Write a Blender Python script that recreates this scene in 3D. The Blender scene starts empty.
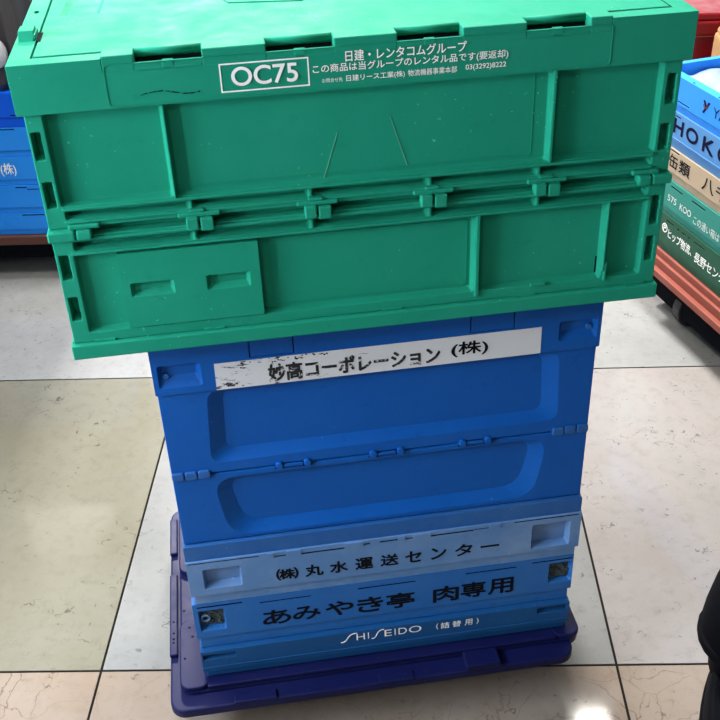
import bpy, bmesh, math, random
from mathutils import Vector, Matrix
random.seed(7)
PI = math.pi
S = bpy.context.scene
COL = S.collection
YAW = .1619                                   # how far the stack is turned from the tile lines
CA, SA = math.cos(YAW), math.sin(YAW)

def at_stack(u, v, h):
    return Vector((u*CA - v*SA, u*SA + v*CA, h))

# ------------------------------------------------------------------ materials
def new_mat(name):
    m = bpy.data.materials.new(name); m.use_nodes = True
    return m, m.node_tree, m.node_tree.nodes['Principled BSDF']

def ramp(nt, fac, stops):
    r = nt.nodes.new('ShaderNodeValToRGB')
    e = r.color_ramp.elements
    while len(e) < len(stops): e.new(.5)
    for k, (p, c) in zip(e, stops):
        k.position = p; k.color = c if len(c) == 4 else (*c, 1)
    nt.links.new(fac, r.inputs['Fac'])
    return r.outputs['Color']

def noise(nt, scale, detail=4, rough=.6, vec=None):
    n = nt.nodes.new('ShaderNodeTexNoise')
    n.inputs['Scale'].default_value = scale; n.inputs['Detail'].default_value = detail
    n.inputs['Roughness'].default_value = rough
    if vec is None:
        tc = nt.nodes.new('ShaderNodeTexCoord'); vec = tc.outputs['Object']
    nt.links.new(vec, n.inputs['Vector'])
    return n.outputs['Fac']

def mixc(nt, fac, a, b, blend='MIX'):
    m = nt.nodes.new('ShaderNodeMix'); m.data_type = 'RGBA'; m.blend_type = blend
    for sock, val in ((m.inputs[0], fac), (m.inputs[6], a), (m.inputs[7], b)):
        if hasattr(val, 'is_output'): nt.links.new(val, sock)
        elif isinstance(val, (int, float)): sock.default_value = val
        else: sock.default_value = (*val, 1) if len(val) == 3 else val
    return m.outputs[2]

def bump(nt, bsdf, height, strength=.1, dist=.002):
    b = nt.nodes.new('ShaderNodeBump')
    b.inputs['Strength'].default_value = strength; b.inputs['Distance'].default_value = dist
    nt.links.new(height, b.inputs['Height']); nt.links.new(b.outputs['Normal'], bsdf.inputs['Normal'])

def plastic(name, col, rough=.42, wear=.25, wearcol=None, dirt=.25, spec=.4):
    m, nt, b = new_mat(name)
    wearcol = wearcol or tuple(min(1, c*1.5+.03) for c in col)
    n1 = noise(nt, 9, 6, .65)
    c = mixc(nt, ramp(nt, n1, [(.45, (0, 0, 0)), (.75, (wear,)*3)]), col, wearcol)
    n2 = noise(nt, 55, 5, .7)
    c = mixc(nt, ramp(nt, n2, [(.60, (0, 0, 0)), (.74, (dirt,)*3)]), c, tuple(k*.35 for k in col))
    # pinhead flecks and dust, in patches
    fk = mixc(nt, 1, ramp(nt, noise(nt, 230, 1, .5), [(.735, (0, 0, 0)), (.77, (.6,)*3)]), ramp(nt, noise(nt, 11, 2, .5), [(.50, (0, 0, 0)), (.62, (1, 1, 1))]), 'MULTIPLY')
    c = mixc(nt, fk, c, tuple(min(1, k*2.2+.08) for k in col))
    nt.links.new(c, b.inputs['Base Color'])
    n3 = noise(nt, 30, 5, .6)
    nt.links.new(ramp(nt, n3, [(.3, (rough-.06,)*3), (.7, (rough+.12,)*3)]), b.inputs['Roughness'])
    b.inputs['Specular IOR Level'].default_value = spec
    bump(nt, b, noise(nt, 180, 3), .05, .001)
    return m

def plain(name, col, rough=.5, metal=0, spec=.4):
    m, nt, b = new_mat(name)
    n = noise(nt, 25, 4)
    c = mixc(nt, ramp(nt, n, [(.4, (0, 0, 0)), (.8, (.3,)*3)]), col, tuple(k*.7 for k in col))
    nt.links.new(c, b.inputs['Base Color'])
    b.inputs['Roughness'].default_value = rough; b.inputs['Metallic'].default_value = metal
    b.inputs['Specular IOR Level'].default_value = spec
    return m

def emitter(name, col, strength):
    m, nt, b = new_mat(name)
    b.inputs['Base Color'].default_value = (.8, .8, .8, 1)
    b.inputs['Emission Color'].default_value = (*col, 1)
    b.inputs['Emission Strength'].default_value = strength
    return m

def worn_ink(name, ink, ground, amount=.5):
    m, nt, b = new_mat(name)
    tc = nt.nodes.new('ShaderNodeTexCoord'); mp = nt.nodes.new('ShaderNodeMapping')
    mp.inputs['Scale'].default_value = (1, 1, 2.2); mp.inputs['Rotation'].default_value = (0, .35, 0)
    nt.links.new(tc.outputs['Object'], mp.inputs['Vector'])
    n = noise(nt, 70, 6, .7, mp.outputs['Vector'])
    c = mixc(nt, ramp(nt, n, [(amount, (0, 0, 0)), (amount+.03, (1, 1, 1))]), ink, ground)
    nt.links.new(c, b.inputs['Base Color']); b.inputs['Roughness'].default_value = .55
    return m

M = {}
M['green'] = plastic('green_plastic', (.013, .275, .172), .64, .25, (.035, .36, .24), .22, .05)
M['blue'] = plastic('deep_blue_plastic', (.002, .088, .39), .45, .25, (.010, .13, .45), .35, .2)
M['blue_lip'] = plastic('worn_blue_plastic', (.018, .105, .34), .5, .5, (.05, .17, .40), .5, .25)
M['pale'] = plastic('pale_blue_plastic', (.095, .22, .46), .5, .6, (.24, .36, .58), .35)
M['mid'] = plastic('mid_blue_plastic', (.017, .130, .42), .48, .4, (.055, .18, .44), .4, .25)
M['cobalt'] = plastic('cerulean_plastic', (.007, .075, .235), .45, .25, (.02, .11, .27), .3, .25)
M['navy'] = plastic('navy_plastic', (.004, .0065, .055), .45, .3, (.010, .014, .08), .4, .2)
M['sky'] = plastic('sky_blue_plastic', (.018, .27, .90), .45, .2, (.05, .34, .92), .15, .2)
M['royal'] = plastic('royal_blue_plastic', (.002, .10, .75), .42, .15, (.01, .15, .8), .15, .2)
M['lightblue'] = plastic('light_blue_plastic', (.07, .24, .56), .45, .2, (.13, .30, .60), .2, .2)
M['cream'] = plastic('cream_plastic', (.42, .33, .235), .5, .3, (.44, .37, .28), .3, .2)
M['teal'] = plastic('teal_plastic', (.016, .22, .185), .45, .2, (.04, .28, .24), .2, .2)
M['forest'] = plastic('forest_green_plastic', (.006, .075, .042), .45, .2, (.018, .11, .065), .2, .2)
M['salmon'] = plastic('salmon_red_plastic', (.21, .052, .036), .5, .4, (.28, .10, .075), .4, .2)
M['brown'] = plastic('red_brown_plastic', (.10, .035, .025), .6, .3, (.16, .07, .05), .4)
M['red'] = plastic('dark_red_plastic', (.16, .001, .006), .35, .2, (.2, .01, .02), .2)
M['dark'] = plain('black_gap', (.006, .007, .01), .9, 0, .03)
M['grime'] = plastic('grimy_residue', (.022, .04, .045), .8, .9, (.10, .13, .12), .6)
M['white_ink'] = plain('white_ink', (.96, .98, .97), .5)
M['black_ink'] = plain('black_ink', (.006, .007, .012), .7, 0, .06)
M['navy_ink'] = plain('navy_ink', (.004, .005, .035), .7, 0, .06)
M['worn_black'] = worn_ink('worn_black_ink', (.006, .007, .010), (.62, .63, .65), .555)
M['worn_white'] = worn_ink('worn_white_ink', (.70, .76, .74), (.05, .32, .2), .68)
M['rubber'] = plain('wheel_rubber', (.03, .03, .033), .6)
M['steel'] = plain('caster_steel', (.45, .45, .46), .35, .9)
M['kraft'] = plain('kraft_board', (.24, .14, .065), .85, 0, .1)
M['wall'] = plain('painted_wall', (.34, .33, .32), .85)
M['dim'] = plain('dark_panelling', (.10, .09, .08), .8)
M['ceil'] = plain('ceiling_board', (.18, .178, .17), .9)
M['frame'] = plain('white_frame', (.75, .75, .75), .4)
M['cloth'] = plain('black_cloth', (.0035, .0035, .005), .9, 0, .04)
M['shoe'] = plain('black_leather', (.0014, .0018, .0035), .75, 0, .04)
M['skin'] = plain('skin', (.55, .33, .22), .55)
M['hair'] = plain('dark_hair', (.012, .010, .009), .5)
M['eye'] = plain('eye_white', (.7, .7, .68), .3)
M['lamp'] = emitter('lamp_diffuser', (1, .97, .92), 14)
M['scratch'] = plain('scratched_plastic', (.12, .42, .30), .7)
M['bag_white'] = plain('white_plastic_bag', (.62, .60, .63), .4)

def label_mat():
    m, nt, b = new_mat('scuffed_white_label')
    tc = nt.nodes.new('ShaderNodeTexCoord')
    mp = nt.nodes.new('ShaderNodeMapping'); mp.inputs['Scale'].default_value = (.55, 1, 1.7)
    mp.inputs['Rotation'].default_value = (0, -.12, 0)
    nt.links.new(tc.outputs['Object'], mp.inputs['Vector'])
    n = noise(nt, 62, 7, .75, mp.outputs['Vector'])
    sp = nt.nodes.new('ShaderNodeSeparateXYZ'); nt.links.new(tc.outputs['Object'], sp.inputs[0])
    mr = nt.nodes.new('ShaderNodeMapRange'); mr.inputs[1].default_value = .06; mr.inputs[2].default_value = -.19
    mr.inputs[3].default_value = .0; mr.inputs[4].default_value = .13
    nt.links.new(sp.outputs['X'], mr.inputs[0])
    ad = nt.nodes.new('ShaderNodeMath'); ad.operation = 'ADD'
    nt.links.new(n, ad.inputs[0]); nt.links.new(mr.outputs[0], ad.inputs[1])
    c = mixc(nt, ramp(nt, ad.outputs[0], [(.685, (0, 0, 0)), (.72, (1, 1, 1))]), (.70, .71, .74), (.03, .035, .045))
    nt.links.new(c, b.inputs['Base Color']); b.inputs['Roughness'].default_value = .45
    return m
M['label'] = label_mat()

def tile_mat(name, col, vein, veincol, tint, rough=.06):
    """polished marble-look tile: cloudy base, soft patches, thin cracked veins and specks"""
    m, nt, b = new_mat(name)
    tc = nt.nodes.new('ShaderNodeTexCoord'); P = tc.outputs['Object']
    c = mixc(nt, ramp(nt, noise(nt, 5, 6, .62, P), [(.35, (0, 0, 0)), (.72, (1, 1, 1))]), col, tint)
    fine = noise(nt, 38, 8, .72, P)
    c = mixc(nt, ramp(nt, fine, [(.50, (0, 0, 0)), (.72, (.55,)*3)]), c, tuple(k*.80 for k in tint))
    # veins : distorted cell borders
    nn = nt.nodes.new('ShaderNodeTexNoise'); nn.inputs['Scale'].default_value = 7; nn.inputs['Detail'].default_value = 6
    nt.links.new(P, nn.inputs['Vector'])
    dv = nt.nodes.new('ShaderNodeVectorMath'); dv.operation = 'MULTIPLY_ADD'
    dv.inputs[1].default_value = (.22, .22, 0)
    nt.links.new(nn.outputs['Color'], dv.inputs[0]); nt.links.new(P, dv.inputs[2])
    v = nt.nodes.new('ShaderNodeTexVoronoi'); v.feature = 'DISTANCE_TO_EDGE'; v.inputs['Scale'].default_value = 9 if vein < .5 else 15
    nt.links.new(dv.outputs[0], v.inputs['Vector'])
    line = ramp(nt, v.outputs['Distance'], [(.0, (vein,)*3), (.022, (0, 0, 0))])
    mask = ramp(nt, noise(nt, 4.2, 4, .6, P), [(.45, (0, 0, 0)), (.62, (1, 1, 1))])
    c = mixc(nt, mixc(nt, 1, line, mask, 'MULTIPLY'), c, veincol)
    # short squiggly scratches in patches
    sq = ramp(nt, noise(nt, 30, 2.5, .5, P), [(.484, (0, 0, 0)), (.496, (1, 1, 1)), (.504, (1, 1, 1)), (.516, (0, 0, 0))])
    sg = mixc(nt, 1, ramp(nt, noise(nt, 9, 2, .5, P), [(.54, (0, 0, 0)), (.64, (.85,)*3)]), ramp(nt, noise(nt, 48, 1, .5, P), [(.47, (0, 0, 0)), (.56, (1, 1, 1))]), 'MULTIPLY')
    c = mixc(nt, mixc(nt, 1, sq, sg, 'MULTIPLY'), c, tuple(k*.42 for k in tint))
    # dark specks and scuffs
    sp = noise(nt, 75, 3, .55, P)
    gate = ramp(nt, noise(nt, 6.5, 2, .5, P), [(.44, (0, 0, 0)), (.58, (1, 1, 1))])
    sk = mixc(nt, 1, ramp(nt, sp, [(.655, (0, 0, 0)), (.69, (.85,)*3)]), gate, 'MULTIPLY')
    c = mixc(nt, sk, c, (.12, .10, .085))
    nt.links.new(c, b.inputs['Base Color'])
    nt.links.new(ramp(nt, noise(nt, 14, 5, .6, P), [(.3, (rough*.7,)*3), (.75, (rough*1.9,)*3)]), b.inputs['Roughness'])
    b.inputs['Specular IOR Level'].default_value = .5
    return m
M['t_grey'] = tile_mat('pale_grey_tile', (.275, .28, .28), .06, (.13, .12, .11), (.22, .225, .225))
M['t_grey2'] = tile_mat('pale_grey_tile_darker', (.235, .24, .242), .06, (.12, .11, .10), (.19, .196, .197))  # darker mix of the pale grey, for the tile under the stack
M['t_cream'] = tile_mat('cream_tile', (.187, .184, .149), .06, (.13, .10, .065), (.166, .156, .119))
M['t_pink'] = tile_mat('warm_white_tile', (.280, .266, .266), .06, (.15, .13, .115), (.250, .232, .224))
M['t_vein'] = tile_mat('veined_beige_tile', (.265, .225, .195), .95, (.13, .092, .068), (.225, .175, .135))
M['grout'] = plain('dark_grout', (.010, .008, .007), .9, 0, .1)

def film_mat():
    m, nt, b = new_mat('cloudy_film')
    b.inputs['Base Color'].default_value = (.50, .66, .92, 1); b.inputs['Roughness'].default_value = .22
    b.inputs['Transmission Weight'].default_value = .35; b.inputs['IOR'].default_value = 1.2
    bump(nt, b, noise(nt, 14, 5), .6, .01)
    return m
M['film'] = film_mat()

def pleat_mat():
    m, nt, b = new_mat('dark_grey_sheet')
    tc = nt.nodes.new('ShaderNodeTexCoord'); mp = nt.nodes.new('ShaderNodeMapping')
    mp.inputs['Scale'].default_value = (1, 1, .12); nt.links.new(tc.outputs['Object'], mp.inputs['Vector'])
    n = noise(nt, 28, 5, .6, mp.outputs['Vector'])
    c = ramp(nt, n, [(.3, (.028, .027, .032)), (.7, (.075, .072, .08))])
    nt.links.new(c, b.inputs['Base Color']); b.inputs['Roughness'].default_value = .45
    bump(nt, b, n, .7, .01)
    return m
M['pleat'] = pleat_mat()

# ------------------------------------------------------------------ mesh building
def rr(x0, x1, z0, z1, r=.003, n=3):
    """rounded rectangle loop, counter-clockwise"""
    r = min(r, (x1-x0)*.49, (z1-z0)*.49); out = []
    for cx, cz, a0 in ((x1-r, z1-r, 0), (x0+r, z1-r, PI/2), (x0+r, z0+r, PI), (x1-r, z0+r, 1.5*PI)):
        for i in range(n+1):
            a = a0 + i*PI/2/n
            out.append((cx+r*math.cos(a), cz+r*math.sin(a)))
    return out
def rect(x0, x1, z0, z1):
    return [(x1, z1), (x0, z1), (x0, z0), (x1, z0)]

class MB:
    """collects shapes; coordinates (u, v, h) minus the offset of the thing's base"""
    def __init__(s, off=(0, 0, 0)):
        s.bm = bmesh.new(); s.o = Vector(off)
    def V(s, p): return s.bm.verts.new(Vector(p) - s.o)
    def box(s, x0, x1, y0, y1, z0, z1):
        a = [s.V(p) for p in ((x0, y0, z0), (x1, y0, z0), (x1, y1, z0), (x0, y1, z0), (x0, y0, z1), (x1, y0, z1), (x1, y1, z1), (x0, y1, z1))]
        for f in ((3, 2, 1, 0), (4, 5, 6, 7), (0, 1, 5, 4), (1, 2, 6, 5), (2, 3, 7, 6), (3, 0, 4, 7)):
            s.bm.faces.new([a[i] for i in f])
        return s
    def prism(s, loop, y0, y1, plane='xz', scale=None):
        """loop extruded along the third axis; scale shrinks the far end about the centre"""
        def P(a, b, d): return (a, d, b) if plane == 'xz' else ((a, b, d) if plane == 'xy' else (d, a, b))
        cx = sum(p[0] for p in loop)/len(loop); cz = sum(p[1] for p in loop)/len(loop); k = scale or 1
        A = [s.V(P(a, b, y0)) for a, b in loop]
        B = [s.V(P(cx+(a-cx)*k, cz+(b-cz)*k, y1)) for a, b in loop]
        n = len(loop)
        for i in range(n): s.bm.faces.new((A[i], A[(i+1) % n], B[(i+1) % n], B[i]))
        s.bm.faces.new(A); s.bm.faces.new(B[::-1])
        return s
    def cyl(s, p, q, r, n=14, r2=None):
        p, q = Vector(p), Vector(q); d = (q-p).normalized()
        e = d.orthogonal().normalized(); f = d.cross(e); r2 = r if r2 is None else r2
        A, B = [], []
        for i in range(n):
            w = e*math.cos(2*PI*i/n) + f*math.sin(2*PI*i/n)
            A.append(s.V(p+w*r)); B.append(s.V(q+w*r2))
        for i in range(n): s.bm.faces.new((A[i], A[(i+1) % n], B[(i+1) % n], B[i]))
        s.bm.faces.new(A[::-1]); s.bm.faces.new(B)
        return s
    def plate(s, outer, d0, dback, holes, plane='xz'):
        """front face at d0 with pockets cut in it; holes = (loop, inner loop, depth) ; extruded back to dback"""
        sg = 1 if dback > d0 else -1
        def P(a, b, d): return (a, d, b) if plane == 'xz' else ((a, b, d) if plane == 'xy' else (d, a, b))
        edges, rings = [], []
        for lp in [outer] + [h[0] for h in holes]:
            vs = [s.V(P(a, b, d0)) for a, b in lp]; rings.append(vs)
            for i in range(len(vs)): edges.append(s.bm.edges.new((vs[i], vs[(i+1) % len(vs)])))
        bmesh.ops.triangle_fill(s.bm, use_beauty=True, use_dissolve=False, edges=edges)
        back = [s.V(P(a, b, dback)) for a, b in outer]; n = len(outer)
        for i in range(n): s.bm.faces.new((rings[0][i], rings[0][(i+1) % n], back[(i+1) % n], back[i]))
        s.bm.faces.new(back)
        for vs, (lp, inner, dep) in zip(rings[1:], holes):
            iv = [s.V(P(a, b, d0+sg*dep)) for a, b in (inner or lp)]; n = len(vs)
            for i in range(n): s.bm.faces.new((vs[i], vs[(i+1) % n], iv[(i+1) % n], iv[i]))
            s.bm.faces.new(iv)
        return s
    def frame(s, outer, inner, y0, y1):
        """a flat ring between two loops of equal length"""
        R = [[s.V((a, y, b)) for a, b in lp] for y in (y0, y1) for lp in (outer, inner)]
        n = len(outer)
        for i in range(n):
            j = (i+1) % n
            for p, q in ((0, 1), (1, 3), (3, 2), (2, 0)):
                s.bm.faces.new((R[p][i], R[p][j], R[q][j], R[q][i]))
        return s
    def build(s, name, mat, parent=None, bevel=.0012, seg=2, smooth=False, mats=None):
        bmesh.ops.recalc_face_normals(s.bm, faces=s.bm.faces)
        me = bpy.data.meshes.new(name); s.bm.to_mesh(me); s.bm.free()
        o = bpy.data.objects.new(name, me); COL.objects.link(o)
        me.materials.append(M[mat] if isinstance(mat, str) else mat)
        for k in mats or (): me.materials.append(M[k])
        if parent: o.parent = parent
        if smooth:
            for p in me.polygons: p.use_smooth = True
        if bevel:
            b = o.modifiers.new('bevel', 'BEVEL'); b.width = bevel; b.segments = seg
            b.limit_method = 'ANGLE'; b.angle_limit = math.radians(38)
        return o

def each(name, mat, parent, boxes, off=(0, 0, 0), bevel=.001):
    return [MB(off).box(*b).build(name, mat, parent, bevel) for b in boxes]

def tag(o, label, cat=None, group=None, kind=None):
    if label: o['label'] = label
    if cat: o['category'] = cat
    if group: o['group'] = group
    if kind: o['kind'] = kind
    return o
def thing(name, loc, rz, label, cat, group=None):
    o = bpy.data.objects.new(name, None); COL.objects.link(o)
    o.location = loc; o.rotation_euler = (0, 0, rz); o.empty_display_size = .05
    return tag(o, label, cat, group)

def text(s, x0, x1, z0, z1, mat, parent, y, off=(0, 0, 0), weight=.0, space=1.0, name='lettering', label=None):
    """printed writing on a face that looks along -y, fitted to a box"""
    cu = bpy.data.curves.new('t', 'FONT'); cu.body = s; cu.space_character = space
    ob = bpy.data.objects.new('t', cu); COL.objects.link(ob)
    me = bpy.data.meshes.new_from_object(ob.evaluated_get(bpy.context.evaluated_depsgraph_get()))
    bpy.data.objects.remove(ob); bpy.data.curves.remove(cu)
    xs = [v.co.x for v in me.vertices]; ys = [v.co.y for v in me.vertices]
    a, b, c, d = min(xs), max(xs), min(ys), max(ys)
    for v in me.vertices:
        v.co = Vector((x0+(v.co.x-a)/(b-a)*(x1-x0), y, z0+(v.co.y-c)/(d-c)*(z1-z0))) - Vector(off)
    if weight > 0:                              # heavier strokes: the same glyphs overprinted a hair apart
        d = weight*(z1-z0); bm = bmesh.new()
        for k in range(9):
            n0 = len(bm.verts); bm.from_mesh(me); bm.verts.ensure_lookup_table()
            ox_, oz_ = ((0, 0) if k == 0 else (d*math.cos(k*PI/4), d*math.sin(k*PI/4)))
            for v in bm.verts[n0:]: v.co += Vector((ox_, -.00001*k, oz_))
        bm.to_mesh(me); bm.free()
    me.name = name
    o = bpy.data.objects.new(name, me); COL.objects.link(o); me.materials.clear(); me.materials.append(M[mat])
    o.parent = parent
    if label: o['label'] = label
    return o

# ------------------------------------------------------------------ the room
T, TX, TY = .7975, -.4491, .0582
def floor():
    bm = bmesh.new(); g = .0021
    kinds = {(-1, 0): 1, (0, 0): 5, (1, 0): 2, (-1, -1): 3, (0, -1): 3, (1, -1): 3, (-1, 1): 0, (0, 1): 0, (1, 1): 0, (1, 2): 2}
    rnd = random.Random(3)
    for i in range(-5, 6):
        for j in range(-5, 8):
            x, y = TX+i*T, TY+j*T
            vs = [bm.verts.new(p) for p in ((x+g, y+g, 0), (x+T-g, y+g, 0), (x+T-g, y+T-g, 0), (x+g, y+T-g, 0))]
            f = bm.faces.new(vs); f.material_index = kinds.get((i, j), rnd.choice((0, 2, 1, 0)))
            r = bmesh.ops.extrude_face_region(bm, geom=[f])
            # skirts down to the grout
            for v in r['geom']:
                if isinstance(v, bmesh.types.BMVert): v.co.z = 0
            for v in vs: v.co.z = -.003
    x0, x1, y0, y1 = TX-5*T, TX+6*T, TY-5*T, TY+8*T
    f = bm.faces.new([bm.verts.new(p) for p in ((x0, y0, -.0015), (x1, y0, -.0015), (x1, y1, -.0015), (x0, y1, -.0015))])
    f.material_index = 4
    bmesh.ops.recalc_face_normals(bm, faces=bm.faces)
    me = bpy.data.meshes.new('floor'); bm.to_mesh(me); bm.free()
    for k in ('t_grey', 't_cream', 't_pink', 't_vein', 'grout', 't_grey2'): me.materials.append(M[k])
    o = bpy.data.objects.new('floor', me); COL.objects.link(o)
    tag(o, None, kind='structure')
    return x0, x1, y0, y1
FX0, FX1, FY0, FY1 = floor()
H = 2.9
def struct(name, mb, mat): return tag(mb.build(name, mat, bevel=0), None, kind='structure')
struct('ceiling', MB().box(FX0, FX1, FY0, FY1, H, H+.1), 'ceil')
BX0, BX1, BZ0, BZ1 = -3.2, 2.6, .9, 2.8
struct('wall_back', MB().box(FX0, BX0, FY1, FY1+.1, 0, H).box(BX1, FX1, FY1, FY1+.1, 0, H).box(BX0, BX1, FY1, FY1+.1, 0, BZ0).box(BX0, BX1, FY1, FY1+.1, BZ1, H), 'wall')
wf = MB()
for k in range(5): wf.box(BX0+k*(BX1-BX0)/4-.03, BX0+k*(BX1-BX0)/4+.03, FY1+.02, FY1+.08, BZ0, BZ1)
wf.box(BX0, BX1, FY1+.02, FY1+.08, BZ0-.02, BZ0+.04).box(BX0, BX1, FY1+.02, FY1+.08, BZ1-.04, BZ1+.02)
struct('window_2', wf, 'frame')
struct('wall_right', MB().box(FX1, FX1+.1, FY0, FY1, 0, H), 'dim')
struct('wall_front', MB().box(FX0, FX1, FY0-.1, FY0, 0, H), 'dim')
# unseen left wall; its window is added to light the fronts
LX0, LX1, JOG = -1.0, -1.62, 1.0          # wall stepped in to bring the added side light close
W0, W1, WZ0, WZ1 = -1.15, -.1, .25, 1.45
struct('wall_left', MB().box(LX0-.1, LX0, FY0, W0, 0, H).box(LX0-.1, LX0, W1, JOG, 0, H).box(LX1-.1, LX0, JOG, JOG+.1, 0, H).box(LX1-.1, LX1, JOG, FY1, 0, H)
       .box(LX0-.1, LX0, W0, W1, 0, WZ0).box(LX0-.1, LX0, W0, W1, WZ1, H), 'wall')
wf = MB()
for k in range(5):
    y = W0 + k*(W1-W0)/4
    wf.box(LX0-.08, LX0-.02, y-.03, y+.03, WZ0, WZ1)
wf.box(LX0-.08, LX0-.02, W0, W1, WZ0-.02, WZ0+.04).box(LX0-.08, LX0-.02, W0, W1, WZ1-.04, WZ1+.02)
struct('fill_window', wf, 'frame')

def area(name, loc, rot, sx, sy, power, col, parent=None):
    l = bpy.data.lights.new(name, 'AREA'); l.shape = 'RECTANGLE'; l.size = sx; l.size_y = sy
    l.energy = power; l.color = col
    o = bpy.data.objects.new(name, l); COL.objects.link(o); o.location = loc; o.rotation_euler = rot
    if parent: o.parent = parent
    return o
def ceiling_light(x, y, power, label, sx=.6, sy=.6, drop=.0, col=(1, .96, .90)):
    t = thing('ceiling_light', (x, y, H), 0, label, 'lamp', 'square ceiling lamps')
    fr = rr(-sx/2-.03, sx/2+.03, -sy/2-.03, sy/2+.03, .01)
    MB().prism(fr, -.06, 0, 'xy').build('housing', 'frame', t)
    MB().box(-sx/2, sx/2, -sy/2, sy/2, -.066, -.06).build('diffuser', 'lamp', t, bevel=0)
    area('lamp_glow', (0, 0, -.075), (0, 0, 0), sx, sy, power, col, t)
    return t
ceiling_light(-.90, 4.2, 640, 'square ceiling lamp behind the stack to the left', .5, .5)
ceiling_light(.90, 2.05, 2.6, 'small square ceiling lamp behind the stack to the right', .14, .16)
ceiling_light(-.6, -2.4, 6, 'square ceiling lamp in front of the stack to the left')
ceiling_light(-.85, .35, 38, 'square ceiling lamp over the floor left of the stack', .5, .5)  # lamp added out of view to lift the left stack's fronts
ceiling_light(.05, 1.5, 106, 'square ceiling lamp over the floor just behind the stack', .6, .6)
# added side fill behind the left window, then daylight from the back shopfront
area('side_fill', (LX0-.25, (W0+W1)/2, 1.5), (0, -PI/2, 0), WZ1-WZ0, W1-W0, 150, (.80, .90, 1))
area('shopfront_daylight', ((BX0+BX1)/2, FY1+.25, (BZ0+BZ1)/2), (PI/2, 0, PI), BX1-BX0, BZ1-BZ0, 90, (.90, .96, 1))
w = bpy.data.worlds.new('sky'); S.world = w; w.use_nodes = True
bg = w.node_tree.nodes['Background']; bg.inputs[0].default_value = (.80, .90, 1, 1); bg.inputs[1].default_value = .15

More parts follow.
